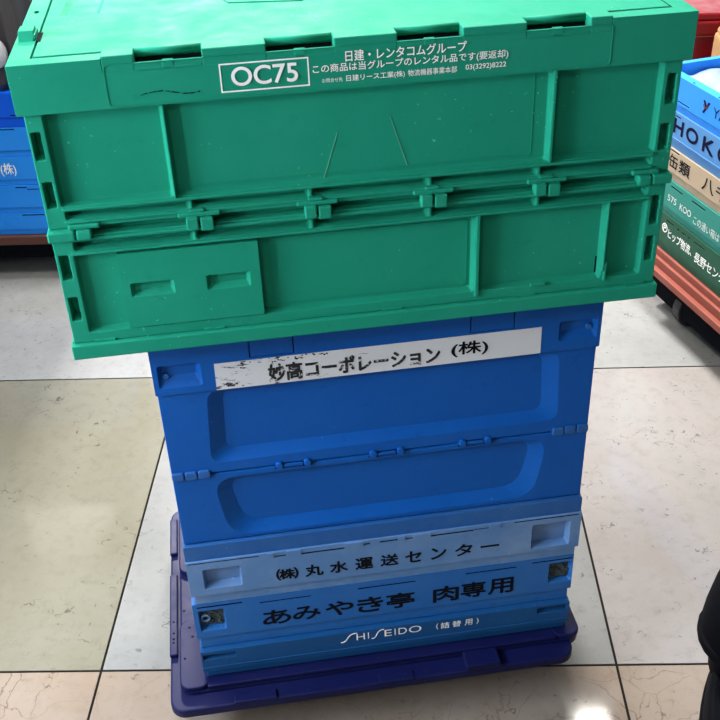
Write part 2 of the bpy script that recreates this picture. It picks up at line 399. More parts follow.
# ------------------------------------------------------------------ green container on top of the stack
def green_container():
    V0, Z0, OX = -.0437, .6863, -.012
    off = (OX, 0, Z0); m = lambda: MB(off)
    t = thing('container', at_stack(OX, V0, Z0), YAW,
              'large bright green lidded folding container with white OC75 print, topmost of the centre stack', 'container')
    D = .44
    # base tray
    b = m()
    b.box(-.3335, .3095, .004, D-.004, .6863, .697)
    b.plate(rect(-.3347, .3103, .6863, .7035), .0, .012, [])
    b.box(-.3347, -.324, .006, D, .6863, .7035).box(.2995, .3103, .006, D, .6863, .7035).box(-.3347, .3103, D-.01, D, .6863, .7035)
    b.build('base_tray', 'green', t, .0015)
    each('base_clip', 'green', t, [(x-.011, x+.011, .0045, .010, .7036, .7068) for x in (-.299, -.183, .01, .16, .285)], off, .0006)
    # walls
    def wall(name, z0, z1, holes, ribs, extra):
        b = m()
        b.plate(rect(-.3315, .3065, z0, z1), .0055, .03, holes)
        for r in ribs: b.box(*r)
        b.box(-.3315, .3065, D-.03, D-.006, z0, z1)
        for x0, x1, xo in ((-.3315, -.318, -1), (.293, .3065, 1)):
            b.box(x0 if xo > 0 else x0+.004, x1-.004 if xo > 0 else x1, .02, D-.03, z0, z1)
            for y in (.03, .13, .22, .31, D-.05): b.box(x0, x1, y-.006, y+.006, z0, z1)
            for z in (z0+.004, z1-.006): b.box(x0, x1, .02, D-.02, z-.004, z+.004)
        b.box(-.30, .28, .03, .036, z0, z1)
        for e in extra: b.box(*e)
        return b.build(name, 'green', t, .0012)
    def slope(x0, x1, z0, z1, d, r=.003, k=.0022, top=.001):
        return (rr(x0, x1, z0, z1, r), rr(x0+k, x1-k, z0+k, z1-top, r), d)
    def pocket(x0, x1, z0, z1): return (rr(x0, x1, z0, z1, .0015), rr(x0+.0015, x1-.0005, z0+.002, z1-.0005, .001), .017)
    up = [pocket(-.3292, -.3198, .9107, .9388), pocket(-.3285, -.3188, .8603, .8882),
          pocket(.2926, .3025, .9112, .9428), pocket(.2920, .3022, .8620, .8905),
          slope(-.3152, -.2058, .8612, .9555, .0085), slope(-.2028, .1742, .8612, .9555, .006), slope(.1785, .2880, .8612, .9555, .0085),
          slope(-.3130, -.1915, .8468, .8568, .011), slope(-.1890, -.0720, .8468, .8568, .011), slope(-.0690, .0505, .8468, .8568, .011),
          slope(.0535, .1645, .8468, .8568, .011), slope(.1675, .2870, .8468, .8568, .011)]
    wu = wall('upper_wall', .8382, .9585, up, [(-.3147, .2872, .0020, .0075, .8573, .8605), (-.3147, .2872, .0030, .0075, .8432, .8462),
              (-.2053, -.2030, .0025, .0075, .8605, .9575), (.1745, .1782, .0025, .0075, .8605, .9575)], [])
    # thin moulded outline on the centre field
    m().frame(rr(-.190, .158, .868, .9555, .004), rr(-.1893, .1573, .8687, .9548, .004), .0110, .0119).build('moulded_outline', 'green', wu, 0)
    for (xa, za), (xb, zb) in (((-.0398, .9108), (-.0557, .8635)), ((.0129, .9213), (.0293, .8683))):
        m().prism([(xa, za), (xb, zb), (xb+.0007, zb), (xa+.0005, za)], .0110, .0116).build('scratch', 'scratch', wu, 0)
    lo = [pocket(-.3285, -.3185, .7800, .8083), pocket(-.3282, -.3182, .7316, .7597),
          pocket(.2930, .3022, .7762, .8105), pocket(.2922, .3018, .7320, .7622),
          slope(-.3135, .1005, .7158, .8078, .0085), slope(.1065, .2437, .7158, .8078, .0085), slope(.2472, .2885, .7158, .8078, .0085),
          slope(-.3115, -.1915, .8118, .8232, .011), slope(-.1890, -.0725, .8118, .8232, .011), slope(-.0695, .0505, .8118, .8232, .011),
          slope(.0535, .1655, .8118, .8232, .011), slope(.1685, .2870, .8118, .8232, .011)]
    wl = wall('lower_wall', .7040, .8290, lo, [(-.3147, .2890, .0020, .0075, .8084, .8113), (-.3147, .2890, .0020, .0075, .8238, .8275),
              (.1012, .1056, .0025, .0075, .7100, .8100), (.2441, .2467, .0025, .0075, .7250, .8100), (.2466, .2500, .0028, .0075, .7130, .735)],
              [(-.3315, .3065, .0165, .03, .829, .8382), (.1640, .1815, .003, .008, .7150, .7185)])
    m().box(.2395, .2412, .0135, .0142, .7190, .7395).build('slot', 'dark', wl, 0)
    m().frame(rr(-.118, .094, .7215, .8015, .004), rr(-.1173, .0933, .7222, .8008, .004), .0132, .0142).build('moulded_outline', 'green', wl, 0)
    # raised card plate with two grip pockets
    pl = m()
    pl.plate(rr(-.2712, -.1285, .7175, .8045, .001), .0035, .0142,
             [(rr(-.2632, -.2182, .7535, .7702, .002), rr(-.2590, -.2222, .7590, .7690, .002), .0065),
              (rr(-.1851, -.1395, .7530, .7706, .002), rr(-.1815, -.1435, .7585, .7694, .002), .0065)])
    pl.build('card_plate', 'green', t, .0009)
    m().prism(rr(-.2122, -.2050, .7905, .7955, .0025, 5), .0032, .0036).build('moulded_dot', 'lightblue' if 0 else 'green', t, 0)
    # hinges
    for x in (-.1835, -.0645, .0550, .1745):
        h = m()
        h.box(x-.0135, x-.0015, -.0035, .010, .8265, .8400).box(x+.0005, x+.0135, -.0035, .010, .8250, .8388)
        h.box(x-.021, x+.021, .0005, .012, .8392, .8440)
        h.box(x-.009, x+.006, .0005, .012, .8440, .8470)
        h.build('hinge', 'green', t, .0022, 3)
    for x0, x1, x2 in ((-.3335, -.3065, -.2895), (.3085, .2875, .2715)):
        h = m()
        h.box(min(x0, x1), max(x0, x1), -.0030, .014, .8268, .8376)
        h.box(min(x1, x2)+.001, max(x1, x2)-.001, -.0030, .012, .8268, .8372)
        h.box(min(x1, x2)-.006, max(x1, x2)+.008, .0010, .012, .8372, .8425)
        h.build('hinge', 'green', t, .002, 3)
    # side walls show the same seam from the flank: short hinge bars
    # lid
    lid = m()
    L, R = -.337, .313
    zt = 1.0042
    lid.plate(rect(L, R, .9572, .9915), .0, .012, [])
    lid.box(L, R, .010, D, .9572, .9915)
    lid.plate([(R, D), (L, D), (L, .0005), (R, .0005)], .9988, .985,
              [(rect(-.2528, .2278, .0012, .019), None, .0095)], 'xy')
    lid.box(L, -.253, .0, .0185, .990, zt).box(.228, R, .0, .0185, .990, zt)
    lid.plate([(-.3172, D), (L, D), (L, .017), (-.3172, .017)], zt, .990, [(rr(-.3375+.008, -.3250, .170, .1795, .0045, 4), None, .006)], 'xy')
    lid.box(.2945, R, .017, D, .990, zt).box(L, R, D-.018, D, .990, zt)
    lo_ = lid.build('lid', 'green', t, .0018, 3)
    # flaps
    f = m()
    f.plate([(.2925, .418), (-.3152, .418), (-.3152, .0215), (.2925, .0215)], 1.0046, .9985,
            [([(-.255, .31), (-.296, .31), (-.312+.010, .150), (-.262, .150)], [(-.259, .305), (-.290, .305), (-.296, .156), (-.266, .156)], .0028)], 'xy')
    f.build('lid_flap', 'green', t, .001)
    hx = [(-.1356, .1640), (-.1305, .1515), (-.0560, .1390), (-.047, .150), (-.047, .22), (-.1356, .22)]
    q = m(); q.prism(hx, 1.0040, 1.0056, 'xy'); q.build('embossed_field', 'green', lo_, .0006)
    each('flap_seam', 'dark', t, [(-.3160, -.2535, .0188, .0212, .9988, 1.0018), (.2285, .2935, .0188, .0212, .9988, 1.0018)], off, 0)
    # hinge strip along the front of the lid, open over the four rods
    cuts = [(-.2235, -.1620), (-.1030, -.0400), (.0195, .0820), (.1440, .2062)]
    b = m(); x = -.2530
    for c0, c1 in cuts + [(.228, .3)]:
        b.box(x, c0, .0002, .0225, .9890, 1.0062)
        if c1 < .25:
            b.box((c0+c1)/2-.006, (c0+c1)/2+.005, .0, .006, .9890, .9985)
            b.box(c0, c1, .0, .0035, .9890, .9940)
        x = c1
    b.build('hinge_strip', 'green', t, .0012)
    for c0, c1 in cuts:
        m().cyl((c0+.0003, .0190, 1.0020), (c1-.0003, .0190, 1.0020), .0040, 12).build('hinge_rod', 'green', t, 0, smooth=True)
        m().box(c0+.0005, c1-.0005, .0160, .0186, .9896, .9975).build('hinge_slot', 'dark', t, 0)  # black back wall paints in the dark of the open cutout
    # latch at the left edge of the lid
    b = m()
    b.prism([(.072, 1.0040), (.100, 1.0040), (.0975, 1.0125), (.079, 1.0125)], -.3335, -.3190, 'yz')
    b.box(-.3190, -.3172, .074, .098, 1.004, 1.0095).box(-.3335, -.3300, .100, .128, 1.0040, 1.0055)
    b.build('lid_latch', 'green', t, .002)
    m().box(-.3168, -.3125, .068, .096, 1.0040, 1.0052).build('latch_slot', 'dark', t, 0)
    # moulded field on the lid front
    m().frame(rr(-.2520, .2288, .9590, .9985, .004), rr(-.2513, .2281, .9597, .9978, .004), -.0006, .0006).build('moulded_outline', 'green', lo_, 0)
    # dark scuff line
    b = m(); px = -.222
    for k in range(26):
        nx = px+.0021; z = .9680+.0022*math.sin(k*.22)+random.uniform(-.0003, .0003)
        if k % 7 != 3: b.box(px, nx, -.0004, .0001, z, z+random.uniform(.0004, .0012))
        px = nx
    b.build('scuff_mark', 'dark', lo_, 0)
    # printing
    m().frame(rect(-.1478, -.0646, .9636, .9910), rect(-.1465, -.0659, .9649, .9897), -.0004, .0001).build('print_frame', 'white_ink', lo_, 0)
    K = dict(mat='white_ink', parent=lo_, y=-.0008, off=off)
    text('OC75', -.1370, -.0757, .9694, .9868, weight=.022, **K)
    text('日建・レンタコムグループ', -.0300, .0855, .9838, .9940, weight=.012, **K)
    text('この商品は当グループのレンタル品です(要返却)', -.0612, .1262, .9738, .9828, weight=.010, **K)
    text('お問合せ先', -.0530, -.0335, .9653, .9693, **K)
    text('日建リース工業(株)', -.0300, .0260, .9640, .9708, weight=.008, **K)
    text('物流機器事業本部', .0290, .0765, .9646, .9708, weight=.006, **K)
    text('03(3292)8222', .0850, .1245, .9648, .9712, weight=.012, **K)
    return t
green_container()

# ------------------------------------------------------------------ blue folding container (standing open height)
def blue_container():
    V0, Z0, OX = 0.0, .3315, .0028
    off = (OX, 0, Z0); m = lambda: MB(off)
    t = thing('container', at_stack(OX, V0, Z0), YAW,
              'deep blue folding container with scuffed white name label, directly under the large green container', 'container')
    D = .366
    XL, XR = -.2605, .2662
    b = m()
    b.plate(rr(-.2622, .2678, .3315, .3562, .0015), .0, .012, [])
    b.box(-.2622, .2678, .008, D, .3315, .3405).box(-.2622, -.252, .008, D, .3315, .3562).box(.2575, .2678, .008, D, .3315, .3562).box(-.2622, .2678, D-.01, D, .3315, .3562)
    b.build('base_tray', 'blue_lip', t, .0025, 3)
    m().box(XL+.002, XR-.002, .0068, .02, .3562, .3585).build('seam', 'dark', t, 0)
    def shell(name, z0, z1, hole):
        b = m()
        b.plate(rect(XL, XR, z0, z1), .0045, .024, [hole])
        b.box(XL, XR, D-.024, D-.004, z0, z1)
        b.box(XL, XL+.012, .02, D-.02, z0, z1).box(XR-.012, XR, .02, D-.02, z0, z1)
        b.box(XL-.001, XL+.008, .10, .26, z0+.02, z1-.02).box(XR-.008, XR+.001, .10, .26, z0+.02, z1-.02)
        return b.build(name, 'blue', t, .0014)
    def rnd(pts, r, n=5):
        out = []
        for i, p in enumerate(pts):
            a, c = Vector(pts[i-1]), Vector(pts[(i+1) % len(pts)]); p = Vector(p)
            d0, d1 = (a-p).normalized()*r, (c-p).normalized()*r
            for k in range(n+1):
                s = k/n; out.append(tuple((1-s)**2*(p+d0)+2*s*(1-s)*p+s*s*(p+d1)))
        return out
    shell('upper_wall', .4712, .5975, (rnd([(.2205, .5930), (-.2045, .5930), (-.2105, .4860), (.2250, .4895)], .016),
                                       rnd([(.2010, .5885), (-.1860, .5885), (-.1900, .5010), (.2050, .5030)], .014), .0085))
    shell('lower_wall', .3580, .4690, (rnd([(.2150, .4615), (-.2130, .4600), (-.1990, .3640), (.2000, .3660)], .030),
                                       rnd([(.1960, .4570), (-.1935, .4555), (-.1790, .3795), (.1800, .3810)], .026), .0085))
    m().box(XL+.002, XR-.002, .0075, .02, .4690, .4712).build('seam', 'dark', t, 0)
    for x0, x1 in ((-.1315, -.0905), (-.0140, .0265), (.1000, .1385)):
        for x in (x0+.003, x1-.003): m().prism(rr(x-.0045, x+.0045, .4665, .4765, .004, 4), .0005, .008).build('hinge', 'blue', t, .0012)
        h = m()
        h.box(x0+.0085, x1-.0085, .0015, .008, .4680, .4722)
        h.build('hinge_bar', 'blue', t, .001)
        each('hinge_gap', 'dark', t, [(x0-.003, x1+.003, .0040, .0046, .4655, .4672), (x0+.008, x1-.008, .0040, .0046, .4725, .4735)], off, 0)
    for a, s in ((-.2610, 1), (.2668, -1)):
        for k in range(3):
            x0 = a+s*(.0005+k*.0160); x1 = x0+s*.0150
            m().prism(rr(min(x0, x1), max(x0, x1), .4655, .4775, .003, 3), .0012, .012).build('hinge', 'blue_lip', t, .0014)
    # lid
    lid = m()
    zb = .6862
    gl = (rr(-.2560, -.2065, .6065, .6380, .003), rr(-.2515, -.2125, .6190, .6375, .003), .008)
    gr = (rr(.2160, .2630, .6110, .6385, .003), rr(.2205, .2585, .6210, .6380, .003), .008)
    holes = [gl, gr]
    for x0, x1 in ((-.1502, -.0985), (.1078, .1612)):
        holes.append((rect(x0, x0+.0014, .6365, .6855), None, .010)); holes.append((rect(x1-.0014, x1, .6365, .6855), None, .010))
        holes.append((rect(x0+.0016, x1-.0016, .6365, .6376), None, .008))
    lid.plate(rr(-.2622, .2678, .5972, zb, .002), .0, .012, holes)
    lid.box(-.2622, .2678, .010, D, .66, zb).box(-.2622, -.2540, .010, D, .5972, .67).box(.2596, .2678, .010, D, .5972, .67).box(-.2622, .2678, D-.008, D, .5972, .67)
    lo_ = lid.build('lid', 'blue', t, .002, 3)
    for x, z in ((-.2475, .6205), (.2545, .6240)):
        m().cyl((x, .0045, z), (x, .0085, z), .0038, 14).build('grip_rivet', 'mid', lo_, .0006)
    m().box(-.1485, -.1470, .001, .004, .640, .652).build('clip_rib', 'blue', lo_, 0)
    lb = m().prism([(.1943, .6345), (-.1911, .6337), (-.1917, .5972), (.1946, .5976)], -.0006, .0004).build('label', 'label', lo_, 0)
    lb['label'] = 'scuffed white strip label with black characters'
    text('妙高コーポレーション', -.1300, .0715, .6010, .6245, 'worn_black', lb, -.0010, off, .036, 1.0)
    text('(株)', .0860, .1295, .6060, .6262, 'black_ink', lb, -.0010, off, .024)
    # scraped flecks beside the first characters
    b = m(); r = random.Random(12)
    for k in range(34):
        x = r.uniform(-.165, -.06); z = .6335-abs(r.gauss(0, .0045)); w_, h_ = r.uniform(.001, .006), r.uniform(.0004, .0014)
        b.prism([(x+w_, z+h_*.4), (x+w_*.3, z+h_), (x, z), (x+w_*.6, z-h_)], -.0009, -.0005)
    for k in range(9):
        x = -.186+r.uniform(0, .018); z = .6000+r.uniform(0, .004); w_, h_ = r.uniform(.001, .004), r.uniform(.0005, .0012)
        b.prism([(x+w_, z+h_*.4), (x+w_*.3, z+h_), (x, z), (x+w_*.6, z-h_)], -.0009, -.0005)
    b.build('scuff_mark', 'black_ink', lb, 0)
    return t
blue_container()

# ------------------------------------------------------------------ folded containers
def folded(label, loc, rz, W, D, z0, z1, zband, mat, bandmat=None, pockets=(), slots=(), tabs=(), group=None, grooves=(), pocket_mat=None, inset=.003, deep=.012, open_top=False, slot_dark=True):
    """folded-flat container: base tray below, lid above, coordinates x along the front from the middle, z absolute"""
    off = (0, 0, z0); m = lambda: MB(off)
    t = thing('folded_container', (loc[0], loc[1], z0), rz, label, 'container', group)
    h = W/2
    b = m()
    b.plate(rect(-h+inset, h-inset, z0, zband-.0012), inset, .02, [])
    b.box(-h+inset, h-inset, .018, D-inset, z0, zband-.0012)
    b.box(-h+inset+.002, h-inset-.002, inset+.0025, D-inset-.003, zband-.0014, zband+.0014)
    b.build('base_tray', bandmat or mat, t, .0014)
    l = m()
    holes = [(rr(x0, x1, a, c, .0025), rr(x0+.003, x1-.003, a+.003, c-.001, .002), deep) for x0, x1, a, c in pockets]
    holes += [(rr(x0, x1, a, c, .0006, 1), None, .007) for x0, x1, a, c in slots]
    l.plate(rect(-h, h, zband, z1), .0, .02, holes)
    if open_top:
        l.box(-h, h, D-.014, D, zband, z1).box(-h, -h+.014, .014, D-.012, zband, z1).box(h-.014, h, .014, D-.012, zband, z1)
        l.box(-h+.012, h-.012, .014, D-.012, zband, zband+.006)
    else:
        l.box(-h, h, .016, D, zband, z1-.0005)
    for x0, x1, a, c in tabs: l.box(x0, x1, -.0015, .004, a, c)
    for z in grooves: l.box(-h+.001, h-.001, -.0010, .002, z, z+.0012)
    lo_ = l.build('lid', mat, t, .0014)
    each('slot', 'dark', lo_, [(x0+.0004, x1-.0004, .0006, .0068, a+.0003, c-.0003) for x0, x1, a, c in (slots if slot_dark else ())], off, 0)  # black plates near the face paint in the shade inside each slot
    if pocket_mat:
        r = random.Random(5)
        for x0, x1, a, c in pockets:
            m().box(x0+.003, x1-.003, deep-.0008, deep+.002, a+.004, c-.002).build('pocket_grime', pocket_mat, lo_, 0)
            b = m()
            for k in range(46):
                x, z, s = r.uniform(x0+.004, x1-.004), r.uniform(a+.004, c-.003), r.uniform(.0015, .0042)
                b.prism([(x+s, z), (x, z+s*.8), (x-s*.9, z+.1*s), (x-.1*s, z-s)], deep-.0005-r.uniform(.001, .004), deep+.0005, scale=1.3)
            b.build('torn_residue', pocket_mat, lo_, 0)
    return t, lo_, off

# pale blue
ox = .003
t, l, off = folded('pale worn blue folded container printed in black, directly under the deep blue container',
    at_stack(ox, -.0025, 0), YAW, .5308, .366, .2512, .3313, .2690, 'pale', 'pale',
    pockets=[(-.2426-ox, -.1925-ox, .2805, .3160), (.2006-ox, .2540-ox, .2755, .3190)],
    slots=[(-.1490-ox, -.1315-ox, .3225, .3250), (-.1125-ox, -.0540-ox, .3210, .3240), (-.0300-ox, -.0200-ox, .3235, .3260), (-.0078-ox, .0170-ox, .3235, .3265),
           (.0265-ox, .0375-ox, .3235, .3260), (.0610-ox, .1205-ox, .3225, .3255), (.1195-ox, .1410-ox, .3240, .3260), (.1755-ox, .2650-ox, .3270, .3295), (-.2600-ox, -.1670-ox, .3268, .3290)],
    tabs=[(-.1560-ox, -.1480-ox, .3245, .3311), (-.1315-ox, -.1120-ox, .3240, .3311), (-.0540-ox, -.0295-ox, .3240, .3311), (.0170-ox, .0265-ox, .3250, .3311), (.0375-ox, .0610-ox, .3250, .3311), (.1410-ox, .1560-ox, .3250, .3311)],
    group='folded containers in the centre stack')
chars = [('㈱', -.1470, -.1185), ('丸', -.1085, -.0850), ('水', -.0755, -.0520), ('運', -.0410, -.0180), ('送', -.0070, .0165), ('セ', .0270, .0480), ('ン', .0620, .0820), ('タ', .0950, .1180), ('ー', .1300, .1555)]
for k, (c, a, b_) in enumerate(chars):
    dz = .0012*k/8
    z0_, z1_ = (.2800, .3000)
    if c == 'ー': z0_, z1_ = .2890, .2925
    text(c, a-ox, b_-ox, z0_+dz, z1_+dz, 'black_ink', l, -.0004, off, .035)
m = MB(off)
# mid blue
ox = .0005
t, l, off = folded('mid blue folded container with large black characters and grimy corners, second above the dolly',
    at_stack(ox, .0005, 0), YAW, .5298, .366, .1630, .2510, .1850, 'mid', 'mid',
    pockets=[(-.2575-ox, -.2222-ox, .1985, .2375), (.2305-ox, .2640-ox, .2005, .2385)],
    slots=[(-.2585-ox, -.1965-ox, .2425, .2455), (-.1745-ox, -.1035-ox, .2375, .2400), (.1116-ox, .1835-ox, .2395, .2420), (.2050-ox, .2640-ox, .2430, .2455), (-.0400-ox, .0411-ox, .2385, .2412)],
    pocket_mat='grime', deep=.010,
    group='folded containers in the centre stack')
for c, a, b_, z0_, z1_ in [('あ', -.1720, -.1345, .1945, .2215), ('み', -.1305, -.0930, .1955, .2205), ('や', -.0850, -.0475, .1950, .2215), ('き', -.0410, -.0055, .1935, .2215), ('亭', .0000, .0385, .1935, .2215),
                   ('肉', .0660, .1010, .1935, .2225), ('専', .1055, .1400, .1945, .2230), ('用', .1445, .1795, .1945, .2230)]:
    text(c, a-ox, b_-ox, z0_, z1_, 'black_ink', l, -.0004, off, .030)
b = MB(off); b.frame([(-.2490-ox+.0065*math.cos(a*PI/10), .2180+.0065*math.sin(a*PI/10)) for a in range(20)], [(-.2490-ox+.0042*math.cos(a*PI/10), .2180+.0042*math.sin(a*PI/10)) for a in range(20)], .004, .008); b.build('ring_bolt', 'pale', l, .0008)
# bottom one
ox = .0004
t, l, off = folded('plain blue folded container with slim white lettering, lowest in the stack, on the navy dolly',
    at_stack(ox, -.005, 0), YAW, .5275, .366, .1085, .1628, .1220, 'cobalt', 'cobalt',
    slots=[(-.2605-ox, -.2155-ox, .1462, .1565), (.2167-ox, .2605-ox, .1465, .1585)], grooves=(.1300,), inset=.0035, slot_dark=False,
    group='folded containers in the centre stack')
def ribbon(pts, w, mb, y, off):
    n = 18; P = []
    for i in range(n+1):
        s = i/n; k = len(pts)-1; q = Vector((0, 0))
        for j, p in enumerate(pts): q += Vector(p)*math.comb(k, j)*s**j*(1-s)**(k-j)
        P.append(q)
    for i in range(n):
        d = (P[i+1]-P[i]).normalized(); e = Vector((-d.y, d.x))*w/2
        mb.prism([tuple(P[i]+e), tuple(P[i]-e), tuple(P[i+1]-e), tuple(P[i+1]+e)], y, y+.0005)
for x0, x1 in ((-.0680, -.0445), (-.0240, -.0060)):   # the two long sweeping S shapes
    w_ = x1-x0; b = MB(off)
    ribbon([(x0-ox, .1440), (x0+w_*.52-ox, .1425), (x0+w_*.30-ox, .1605), (x1-ox, .1592)], .0013, b, -.0006, off)
    b.build('lettering', 'white_ink', l, 0)
for c, a, b_ in (('H', -.0455, -.0335), ('I', -.0292, -.0278), ('E', -.0055, .0050), ('I', .0090, .0104), ('D', .0145, .0265), ('O', .0295, .0475)):
    text(c, a-ox, b_-ox, .1445, .1575, 'white_ink', l, -.0004, off, -.006)
for c, a, b_ in (('(', .0690, .0720), ('詰', .0755, .0880), ('替', .0925, .1050), ('用', .1105, .1215), (')', .1275, .1305)):
    text(c, a-ox, b_-ox, .1442, .1562, 'white_ink', l, -.0004, off, .012)

# ------------------------------------------------------------------ dolly under the stack
def caster(parent, x, y, zt):
    c = MB()
    c.box(x-.02, x+.02, y-.02, y+.02, zt-.006, zt).box(x-.017, x-.013, y-.012, y+.012, .022, zt-.004).box(x+.013, x+.017, y-.012, y+.012, .022, zt-.004)
    k = c.build('caster', 'steel', parent, .0008)
    MB().cyl((x-.011, y, .0285), (x+.011, y, .0285), .028, 20).build('wheel', 'rubber', k, .002)
def dolly():
    t = thing('dolly', at_stack(-.015, .17, 0), YAW, 'dark navy blue plastic wheeled dolly on the tiles under the centre stack', 'dolly')
    off = (-.015, .17, 0); m = lambda: MB(off)
    b = m()
    # lower flange
    b.prism(rr(-.3135, .2665, -.0445, .376, .022, 6), .0785, .0945, 'xy')
    # upper deck ring, raised corner pads
    b.prism(rr(-.2985, .2815, -.0185, .366, .020, 6), .086, .1000, 'xy')
    b.build('deck', 'navy', t, .003, 3)
    b = m()
    for x0, x1, y0, y1 in ((-.2985, -.255, -.0185, .110), (-.2985, -.245, .208, .366), (.240, .2815, -.0185, .110), (.240, .2815, .208, .366)):
        b.prism(rr(x0, x1, y0, y1, .016, 5), .0990, .1085, 'xy')
    b.box(-.2600, .2450, -.0185, .050, .099, .1078).box(-.2600, .2450, .30, .366, .099, .1078).box(-.18, .17, .05, .30, .099, .1078)
    b.build('deck_pad', 'navy', t, .002, 2)
    each('flange_stop', 'navy', t, [(-.3140, -.3020, .052, .215, .0940, .1015), (-.3140, -.3020, .262, .345, .0940, .1015),
         (-.225, -.165, -.0455, -.030, .0935, .0990), (.105, .155, -.0455, -.0170, .0935, .1045), (-.02, .03, -.0450, -.030, .0935, .0965)], off, .002)
    r = random.Random(4)
    for k in range(9):
        x, y = (-.308, r.uniform(.06, .20)) if k < 4 else (r.uniform(-.294, -.275), r.uniform(.0, .34))
        z = .1015 if k < 4 else (.1085 if (y < .108 or y > .21) else .1)
        m().cyl((x, y, z-.0005), (x, y, z+.0002), .0018, 10).build('dimple', 'dark', t, 0)
    for x in (-.205, .175):
        for y in (.07, .29): caster(t, x-off[0], y-off[1], .0787)
    return t
dolly()

# ------------------------------------------------------------------ stack on the right
FAR = Vector((.5874, 1.1639)); RA = math.radians(-72)
DX = Vector((math.cos(RA), math.sin(RA)))
WR, DR = .53, .366
mid = FAR + DX*WR/2
GR = 'folded containers in the stack on the right'
hs = WR/2
def right(label, z0, z1, zb, mat, **k):
    return folded(label, mid, RA, WR, DR, z0, z1, zb, mat, group=GR, **k)
t, l, off = right('forest green folded container with white characters, lowest on the salmon dolly at right', .1720, .2600, .1900, 'forest',
    slots=[(.105-hs, .135-hs, .2455, .2485), (.150-hs, .157-hs, .2440, .2480), (.167-hs, .182-hs, .2440, .2475), (.192-hs, .198-hs, .2440, .2480), (.215-hs, .255-hs, .2455, .2485), (.33-hs, .40-hs, .2455, .2485)])
K = dict(mat='white_ink', parent=l, y=-.0004, off=off)
b = MB(off); b.frame([(.103-hs+.0105*math.cos(a*PI/12), .2275+.0105*math.sin(a*PI/12)) for a in range(24)], [(.103-hs+.0083*math.cos(a*PI/12), .2275+.0083*math.sin(a*PI/12)) for a in range(24)], -.0004, .0001)
b.build('round_mark', 'white_ink', l, 0)
text('P', .0985-hs, .1085-hs, .2215, .2335, weight=.02, **K)
text('ヒップ物流、', .1190-hs, .2120-hs, .2110, .2330, weight=.012, **K)
text('長野センター', .2240-hs, .3560-hs, .2060, .2290, weight=.012, **K)
t, l, off = right('teal folded container with faint white print, under the cream one at right', .2602, .3390, .2760, 'teal',
    slots=[(.104-hs, .150-hs, .3255, .3290), (.185-hs, .235-hs, .3265, .3300), (.30-hs, .36-hs, .3265, .33)])
K = dict(mat='worn_white', parent=l, y=-.0004, off=off)
text('575', .0985-hs, .1325-hs, .2930, .3070, **K)
text('KOO', .1470-hs, .1900-hs, .2915, .3055, weight=.01, **K)
text('この通い箱は', .2010-hs, .2960-hs, .2840, .3030, **K)
t, l, off = right('cream coloured folded container with black characters, between light blue and teal ones', .3392, .4080, .3570, 'cream',
    slots=[(.085-hs, .118-hs, .4020, .4055), (.30-hs, .36-hs, .4000, .4030)])
K = dict(mat='black_ink', parent=l, y=-.0004, off=off)
for c, a, b_ in (('缶', .0850, .1180), ('類', .1235, .1640), ('八', .2110, .2530), ('千', .2600, .2980)):
    text(c, a-hs, b_-hs, .3680, .3965, weight=.02, **K)
t, l, off = right('light blue folded container with spaced black capitals, second from top of the right stack', .4082, .4870, .4260, 'lightblue',
    slots=[(.085-hs, .105-hs, .4770, .4800), (.36-hs, .42-hs, .4770, .4800)], grooves=(.4310,))
K = dict(mat='navy_ink', parent=l, y=-.0004, off=off)
for c, a, b_ in (('H', .0850, .1190), ('O', .1320, .1740), ('K', .1930, .2310), ('O', .2460, .2880)):
    text(c, a-hs, b_-hs, .4440, .4735, weight=.045, **K)
t, l, off = right('sky blue open container with cloudy film inside, topmost of the right stack', .4872, .5600, .5030, 'sky',
    slots=[(.085-hs, .128-hs, .4960+.012, .5110)], open_top=True)
K = dict(mat='navy_ink', parent=l, y=-.0004, off=off)
text('y', .1740-hs, .1960-hs, .5180, .5420, weight=.03, label='navy and red script mark', **K)
text('YA', .2100-hs, .2520-hs, .5200, .5400, **K)
b = MB(off); ribbon([(.1755-hs, .5345), (.1790-hs, .5240), (.186-hs, .5260), (.1900-hs, .5380)], .0022, b, -.0008, off); b.build('red_stroke', 'red', l, 0)
for x in (.125, .215): MB(off).box(x-hs-.003, x-hs+.003, .004, .007, .5598, .5604).build('rim_hole', 'dark', l, 0)
# cloudy film lying in the open container
bm = bmesh.new(); n = 22; r = random.Random(2)
G = [[bm.verts.new((-hs+.020+(WR-.040)*i/n, .026+(DR-.046)*j/n, .548-.516*0 - .022*math.sin(PI*j/n)**.6*(.6+.4*math.sin(i*1.3+j*.7)) + r.uniform(-.004, .004))) for j in range(n+1)] for i in range(n+1)]
for i in range(n):
    for j in range(n): bm.faces.new((G[i][j], G[i+1][j], G[i+1][j+1], G[i][j+1])).smooth = True
bmesh.ops.recalc_face_normals(bm, faces=bm.faces)
me = bpy.data.meshes.new('plastic_film'); bm.to_mesh(me); bm.free(); me.materials.append(M['film'])
o = bpy.data.objects.new('plastic_film', me); COL.objects.link(o); o.location = (mid.x, mid.y, 0); o.rotation_euler = (0, 0, RA)
so = o.modifiers.new('thick', 'SOLIDIFY'); so.thickness = .0015
sb = o.modifiers.new('sub', 'SUBSURF'); sb.levels = sb.render_levels = 1
tag(o, 'crumpled cloudy white film lying in the open sky blue container', 'plastic film')
